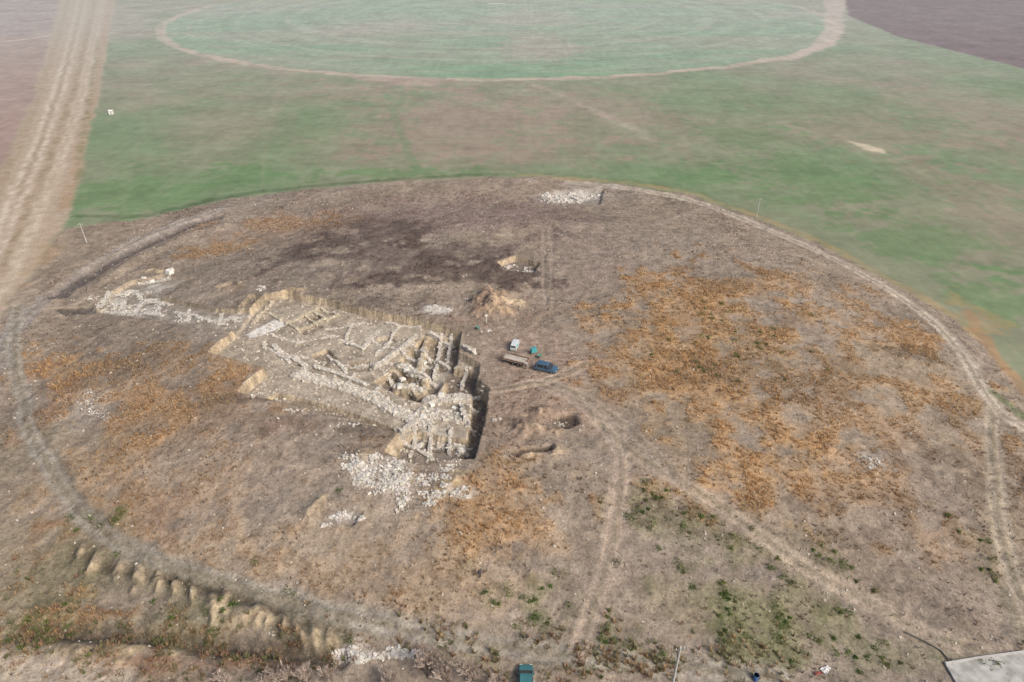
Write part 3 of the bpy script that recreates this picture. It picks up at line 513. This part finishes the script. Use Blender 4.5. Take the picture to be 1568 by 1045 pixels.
def car(name,u,v,rot,paint,L0=4.3,W=1.75,Hh=1.5):
    b=MB(); h=L0/2
    def sec(x,w,zb,zt,ti=.9): w/=2; return [(x,-w*.92,zb),(x,-w,zb+.15),(x,-w,zt-.18),(x,-w*ti,zt),(x,w*ti,zt),(x,w,zt-.18),(x,w,zb+.15),(x,w*.92,zb)]
    b.loft([sec(-h,W*.84,.38,.72),sec(-h+.12,W*.95,.28,.88),sec(-h+.6,W,.24,.95),sec(0,W,.22,.95),sec(h-1.3,W,.24,.95),sec(h-.5,W*.97,.26,.84),sec(h-.1,W*.88,.3,.72),sec(h,W*.78,.38,.6)],paint)
    def cs(x,w,z0,z1): return [(x,-w/2,z0),(x,-w/2*.98,z0+.02),(x,-w/2*.86,z1-.03),(x,-w/2*.78,z1),(x,w/2*.78,z1),(x,w/2*.86,z1-.03),(x,w/2*.98,z0+.02),(x,w/2,z0)]
    b.loft([cs(-h+.25,W*.9,.9,1.0),cs(-h+.55,W*.94,.9,Hh-.06),cs(-h+1.2,W*.94,.9,Hh),cs(.2,W*.94,.9,Hh-.02),cs(.55,W*.94,.9,Hh-.12),cs(1.15,W*.92,.9,.97)],glass)
    b.loft([[(x,-w/2,z),(x,w/2,z),(x,w/2,z+.035),(x,-w/2,z+.035)] for x,w,z in ((-h+.5,W*.72,Hh-.07),(-h+1.2,W*.76,Hh+.004),(.2,W*.76,Hh-.015),(.5,W*.72,Hh-.1))],paint)
    for sy in (-1,1):
        for x in (-h+.55,-.35,.5):
            b.loft([[(x-.05,sy*W*.465,.93),(x+.05,sy*W*.465,.93),(x+.05,sy*W*.475,.95),(x-.05,sy*W*.475,.95)],[(x-.05-(x>.3)*.3+.1,sy*W*.385,Hh-.05),(x+.05-(x>.3)*.3+.1,sy*W*.385,Hh-.05),(x+.05,sy*W*.41,Hh-.04),(x-.05,sy*W*.41,Hh-.04)]],paint)
        for x in (-h+.8,h-.85):
            b.cyl((x,sy*(W/2-.2),.32),(x,sy*(W/2+.015),.32),.32,.32,tyre,16); b.cyl((x,sy*(W/2+.0),.32),(x,sy*(W/2+.03),.32),.19,.17,steel,10)
        b.box((h-.06,sy*W*.33,.62),(.12,.3,.12),lampm); b.box((-h+.03,sy*W*.35,.74),(.08,.22,.16),simple("tail_lamp",(.4,.02,.02),.3)); b.box((.75,sy*W*.54,1.0),(.12,.16,.12),paint)
    b.box((h-.02,0,.4),(.1,W*.7,.12),tyre); b.box((-h+.02,0,.42),(.1,W*.7,.12),tyre)
    return b.make(name,place(u,v),rot)
car("parked_car",836,568,math.radians(-20),simple("blue_car_paint",(.08,.15,.23),.3,.3,.5,3,.1))
car("parked_car",805,1048,math.radians(88),simple("teal_car_paint",(.06,.19,.20),.35,.2,.5,3,.1),4.2,1.75,1.5)
def van(u,v,rot):
    b=MB(); wp=simple("white_van_paint",(.56,.60,.62),.4,0,.5,3,.06); W=1.7
    def sec(x,w,zb,zt): w/=2; return [(x,-w,zb),(x,-w,zb+(zt-zb)*.55),(x,-w*.86,zt-.06),(x,-w*.78,zt),(x,w*.78,zt),(x,w*.86,zt-.06),(x,w,zb+(zt-zb)*.55),(x,w,zb)]
    b.loft([sec(-2.2,W*.95,.35,1.9),sec(-2.1,W,.3,2.0),sec(.6,W,.3,2.02),sec(1.0,W,.3,1.95),sec(1.55,W,.3,1.2),sec(2.1,W*.95,.32,1.0),sec(2.2,W*.85,.4,.8)],wp)
    b.loft([[(1.06,-.68,1.86),(1.06,.68,1.86),(1.1,.68,1.88),(1.1,-.68,1.88)],[(1.56,-.75,1.22),(1.56,.75,1.22),(1.6,.75,1.24),(1.6,-.75,1.24)]],glass)
    for sy in (-1,1):
        b.box((.7,sy*.83,1.45),(.75,.08,.42),glass,(.8,.9)); b.box((-1.0,sy*.83,1.3),(1.8,.08,.6),simple("teal_panel",(.1,.36,.40),.5))
        for x in (-1.35,1.35): b.cyl((x,sy*.65,.33),(x,sy*.87,.33),.33,.33,tyre,16); b.cyl((x,sy*.83,.33),(x,sy*.89,.33),.18,.16,steel,10)
        b.box((2.16,sy*.58,.75),(.1,.3,.15),lampm)
    b.box((-2.21,0,1.5),(.05,1.3,.45),glass)
    return b.make("white_van",place(u,v),rot,0,.7)
van(789,531,math.radians(75))
b=MB(); wd=simple("weathered_planks",(.45,.40,.33),.8,0,.2,9,.25); rust=simple("rusty_frame",(.22,.13,.09),.8)
b.box((0,0,.75),(4.6,1.9,.10),wd)
for sy in (-.6,.6): b.box((0,sy,.62),(4.8,.1,.14),rust)
for sy in (-.93,.93): b.box((0,sy,.95),(4.6,.05,.3),rust)
b.box((2.28,0,.95),(.05,1.8,.3),rust); b.cyl((-2.3,0,.6),(-3.6,0,.5),.06,.05,rust); b.cyl((-3.4,0,.5),(-3.4,0,.0),.04,.04,rust)
for x in (-.2,.8):
    for sy in (-1,1): b.cyl((x,sy*.78,.36),(x,sy*1.0,.36),.36,.36,tyre,16); b.cyl((x,sy*.98,.36),(x,sy*1.02,.36),.17,.15,steel,10)
for k in range(12):
    b.box((random.uniform(-.4,.4),-.75+.13*k+random.uniform(-.04,.04),.84+random.random()*.25),(random.uniform(2.2,4.4),.09,.05),simple("pale_planks",(.55,.50,.44),.8,0,.2,9,.3))
b.make("flatbed_trailer",place(790,556),math.radians(-24))
b=MB(); tq=simple("teal_plastic",(.07,.34,.37),.4)
for x in (-.6,.6):
    for y in (-.5,.5): b.box((x,y,.3),(.08,.08,.6),rust)
b.box((0,0,.62),(1.4,1.2,.06),rust); b.box((0,0,1.15),(1.3,1.1,1.0),tq,(.92,.92)); b.cyl((0,0,1.64),(0,0,1.76),.22,.2,steel); b.cyl((.66,0,.8),(.85,0,.75),.05,.05,steel)
b.make("water_tank",place(817,542),.3,.04,.8)
def wheelbarrow(u,v,r):
    b=MB(); b.loft([[(-.4,-.3,.62),(-.4,.3,.62),(-.3,.2,.3),(-.3,-.2,.3)],[(.5,-.32,.66),(.5,.32,.66),(.2,.18,.3),(.2,-.18,.3)]],simple("green_tray",(.12,.24,.18),.5)); b.cyl((.6,-.05,.2),(.6,.05,.2),.2,.2,tyre,14)
    for s_ in (-1,1): b.cyl((.6,s_*.07,.2),(-1.0,s_*.3,.55),.02,.02,steel,6); b.cyl((-.3,s_*.22,.4),(-.35,s_*.22,.0),.02,.02,steel,6)
    b.make("wheelbarrow",place(u,v),r)
wheelbarrow(826,548,1.0); wheelbarrow(732,505,2.2)
conc=simple("concrete",(.46,.45,.43),.85,0,.2,3,.15)
def pole(u,v,h,r=.14):
    b=MB(); b.cyl((0,0,-.3),(0,0,h),r,r*.6,conc,10); b.box((0,0,h-.35),(1.1,.09,.09),steel)
    for x in (-.5,0,.5): b.cyl((x,0,h-.3 if x else h),(x,0,h+(.0 if x else .26)),.05,.04,simple("porcelain",(.75,.75,.72),.3),8)
    b.make("utility_pole",place(u,v),.25)
pole(1027,1060,8.5,.18); pole(1158,333,5.6,.15); pole(133,372,5.4,.14)
b=MB(); b.cyl((0,0,0),(0,0,1.9),.05,.05,simple("white_paint",(.75,.75,.74),.6),8); b.box((0,0,1.7),(.5,.05,.4),simple("white_paint",(.75,.75,.74))); b.make("survey_marker_post",place(745,494),0)
pd=PL([(1446,1018),(1500,1009),(1568,1000),(1700,985),(1780,1080),(1500,1110)]); zc=max(zat(*p) for p in pd[:3])+.12
cm,ct,cb=mat_new("concrete_pad_material",.85,.2)
n=ct.nodes.new("ShaderNodeTexNoise"); n.inputs["Scale"].default_value=.9; n.inputs["Detail"].default_value=9; g=ct.nodes.new("ShaderNodeNewGeometry"); ct.links.new(g.outputs["Position"],n.inputs["Vector"])
r=ct.nodes.new("ShaderNodeValToRGB"); r.color_ramp.elements[0].position=.35; r.color_ramp.elements[0].color=(*C(156,154,148),1); r.color_ramp.elements[1].position=.65; r.color_ramp.elements[1].color=(*C(194,192,186),1); ct.links.new(n.outputs["Fac"],r.inputs[0]); ct.links.new(r.outputs[0],cb.inputs["Base Color"])
b=MB(); m_=len(pd); b.add([(p[0],p[1],zc) for p in pd]+[(p[0],p[1],zc-1.2) for p in pd],[tuple(range(m_))[::-1]]+[(i,(i+1)%m_,m_+(i+1)%m_,m_+i) for i in range(m_)],cm); b.make("concrete_pad")
b=MB()
for i in range(2):
    a_,c_=pd[i],pd[i+1]; d_=(c_-a_); l_=np.hypot(*d_); nx_,ny_=-d_[1]/l_*.12,d_[0]/l_*.12
    b.add([(a_[0]-nx_,a_[1]-ny_,zc-.3),(c_[0]-nx_,c_[1]-ny_,zc-.3),(c_[0]+nx_,c_[1]+ny_,zc-.3),(a_[0]+nx_,a_[1]+ny_,zc-.3),(a_[0]-nx_,a_[1]-ny_,zc+.12),(c_[0]-nx_,c_[1]-ny_,zc+.12),(c_[0]+nx_,c_[1]+ny_,zc+.12),(a_[0]+nx_,a_[1]+ny_,zc+.12)],CF.tolist(),conc)
b.make("concrete_kerb")
pp=PL([(1385,968),(1415,982),(1440,998),(1452,1012)]); b=MB()
for a_,c_ in zip(pp[:-1],pp[1:]): b.cyl((a_[0],a_[1],zat(*a_)+.12),(c_[0],c_[1],zat(*c_)+.12),.07,.07,simple("dark_pipe",(.09,.09,.09),.6),8)
b.make("water_pipe")
def sheet(name,u,v,w,l,col,rot):
    n=10; V=[];F_=[]
    for j in range(n):
        for i in range(n): V.append(((i/(n-1)-.5)*w,(j/(n-1)-.5)*l*(1-.5*i/n),.15+random.random()*.22))
    for j in range(n-1):
        for i in range(n-1): k=j*n+i; F_.append((k,k+1,k+n+1,k+n))
    b=MB(); b.add(V,F_,col); b.make(name,place(u,v),rot)
sheet("white_tarp",1264,1027,1.2,.9,simple("tarp_white",(.65,.64,.63),.7),.6); sheet("red_tarp",1252,1034,.9,.5,simple("tarp_red",(.30,.10,.08),.7),.2)
b=MB(); bl=simple("blue_plastic",(.06,.14,.32),.4)
b.cyl((0,0,0),(0,0,.9),.29,.29,bl,16)
for z_ in (.3,.6,.88): b.cyl((0,0,z_-.02),(0,0,z_+.02),.31,.31,bl,16)
b.cyl((.12,0,.9),(.12,0,.93),.05,.05,tyre,8); b.make("plastic_barrel",place(1156,1042),0)
b=MB(); ww=simple("hut_white",(.7,.69,.67),.7); b.box((0,0,1.1),(2.4,2.0,2.2),ww); b.loft([[(-1.4,-1.2,2.2),(-1.4,0,2.7),(-1.4,1.2,2.2)],[(1.4,-1.2,2.2),(1.4,0,2.7),(1.4,1.2,2.2)]],ww); b.box((.2,-1.01,.95),(.6,.04,1.6),steel); b.make("pump_hut",place(171,175),.2,0,.66)
b=MB(); gs=simple("galvanised_steel",(.6,.6,.6),.5,.5)
for a in range(4):
    q=(math.cos(a*1.5708+.78)*2,math.sin(a*1.5708+.78)*2,0); b.cyl(q,(q[0]*.15,q[1]*.15,4),.09,.06,gs,6)
    q2=(math.cos((a+1)*1.5708+.78)*1.2,math.sin((a+1)*1.5708+.78)*1.2,1.6); b.cyl((q[0]*.6,q[1]*.6,1.6),q2,.05,.05,gs,6)
b.cyl((0,0,0),(0,0,4.3),.12,.12,gs,8); b.cyl((0,0,4),(14,3,4),.1,.1,gs,8); b.cyl((14,3,4),(13,4.5,0),.06,.06,gs,6); b.cyl((14,3,4),(15,1.5,0),.06,.06,gs,6)
b.make("irrigation_pivot",place(748,14),0)
# ------------------------------------------------------------------ people
def person(u,v,rot,shirt,trs):
    x,y,z=place(u,v); par=bpy.data.objects.new("person",None); bpy.context.collection.objects.link(par); par.location=(x,y,z); par.rotation_euler=(0,0,rot)
    def skin(name,V,E,Rr,m,root=0):
        me=bpy.data.meshes.new(name); me.from_pydata(V,E,[]); ob=bpy.data.objects.new(name,me); bpy.context.collection.objects.link(ob); ob.parent=par; me.materials.append(m)
        ob.modifiers.new("skin",'SKIN'); 
        for i,r in enumerate(Rr): me.skin_vertices[0].data[i].radius=(r,r)
        me.skin_vertices[0].data[root].use_root=True; s_=ob.modifiers.new("sub",'SUBSURF'); s_.levels=1; s_.render_levels=1; return ob
    skin("trousers",[(0,0,.95),(.1,0,.88),(.12,.03,.5),(.12,0,.1),(-.1,0,.88),(-.13,-.02,.5),(-.13,-.05,.1)],[(0,1),(1,2),(2,3),(0,4),(4,5),(5,6)],[.14,.1,.075,.06,.1,.075,.06],trs)
    skin("jacket",[(0,0,.98),(0,0,1.2),(0,0,1.4),(.19,0,1.42),(.26,.02,1.15),(.26,.12,.92),(-.19,0,1.42),(-.26,.02,1.15),(-.25,.1,.9)],[(0,1),(1,2),(2,3),(3,4),(4,5),(2,6),(6,7),(7,8)],[.15,.16,.15,.075,.055,.045,.075,.055,.045],shirt)
    sk=simple("skin",(.45,.27,.19),.6); skin("head",[(0,0,1.45),(0,.01,1.54),(0,.02,1.66),(0,.11,1.63)],[(0,1),(1,2),(2,3)],[.055,.06,.1,.018],sk); skin("hair",[(0,-.02,1.68),(0,.0,1.73)],[(0,1)],[.1,.085],simple("hair",(.03,.02,.015)))
    for s_,hx,hy,hz in ((1,.26,.12,.9),(-1,-.25,.1,.88)):
        V=[(hx,hy,hz),(hx,hy+.02,hz-.07)];E=[(0,1)];R_=[.028,.03]
        for k in range(4): i=len(V); V+=[(hx,hy-.015+.022*k,hz-.12),(hx-.015*s_,hy-.01+.022*k,hz-.165-.006*(k%3))]; E+=[(1,i),(i,i+1)]; R_+=[.009,.008]
        i=len(V); V+=[(hx-.02*s_,hy+.06,hz-.07),(hx-.025*s_,hy+.075,hz-.11)]; E+=[(0,i),(i,i+1)]; R_+=[.01,.009]; skin("hand",V,E,R_,sk)
    for fx in (.12,-.13): 
        f=MB(); f.box((fx,.05 if fx>0 else 0,.05),(.1,.27,.1),tyre,(.8,.8)); o=f.make("shoe",(0,0,0),0,.02); o.parent=par
person(805,566,2.6,simple("white_jacket",(.65,.64,.62),.9),simple("dark_trousers",(.06,.06,.08),.9)); person(735,884,.6,simple("dark_jacket",(.05,.05,.06),.9),simple("dark_trousers",(.06,.06,.08),.9))
# ------------------------------------------------------------------ light, camera
sd=Vector((.62,-.50,0)).normalized()*math.cos(math.radians(40))+Vector((0,0,math.sin(math.radians(40))))
w=bpy.data.worlds.new("World"); bpy.context.scene.world=w; w.use_nodes=True; t=w.node_tree; bg=t.nodes["Background"]
sk=t.nodes.new("ShaderNodeTexSky"); sk.sky_type='NISHITA'; sk.sun_disc=False; sk.sun_elevation=math.radians(40); sk.sun_rotation=math.atan2(sd.x,sd.y); sk.dust_density=6; sk.air_density=1.0; t.links.new(sk.outputs[0],bg.inputs[0]); bg.inputs[1].default_value=.15
ld=bpy.data.lights.new("sun",'SUN'); ld.energy=2.2; ld.angle=math.radians(12); ld.color=(1,.95,.87); lo=bpy.data.objects.new("sun",ld); bpy.context.collection.objects.link(lo); lo.rotation_euler=sd.to_track_quat('Z','Y').to_euler()
cd=bpy.data.cameras.new("camera"); cd.lens=24; cd.sensor_width=36; cd.clip_end=9000; co=bpy.data.objects.new("camera",cd); bpy.context.collection.objects.link(co); co.location=(0,0,HC); co.rotation_euler=(math.radians(90)-TH,0,0); bpy.context.scene.camera=co
vs_=bpy.context.scene.view_settings; vs_.view_transform='Standard'; vs_.look='None'; vs_.exposure=0
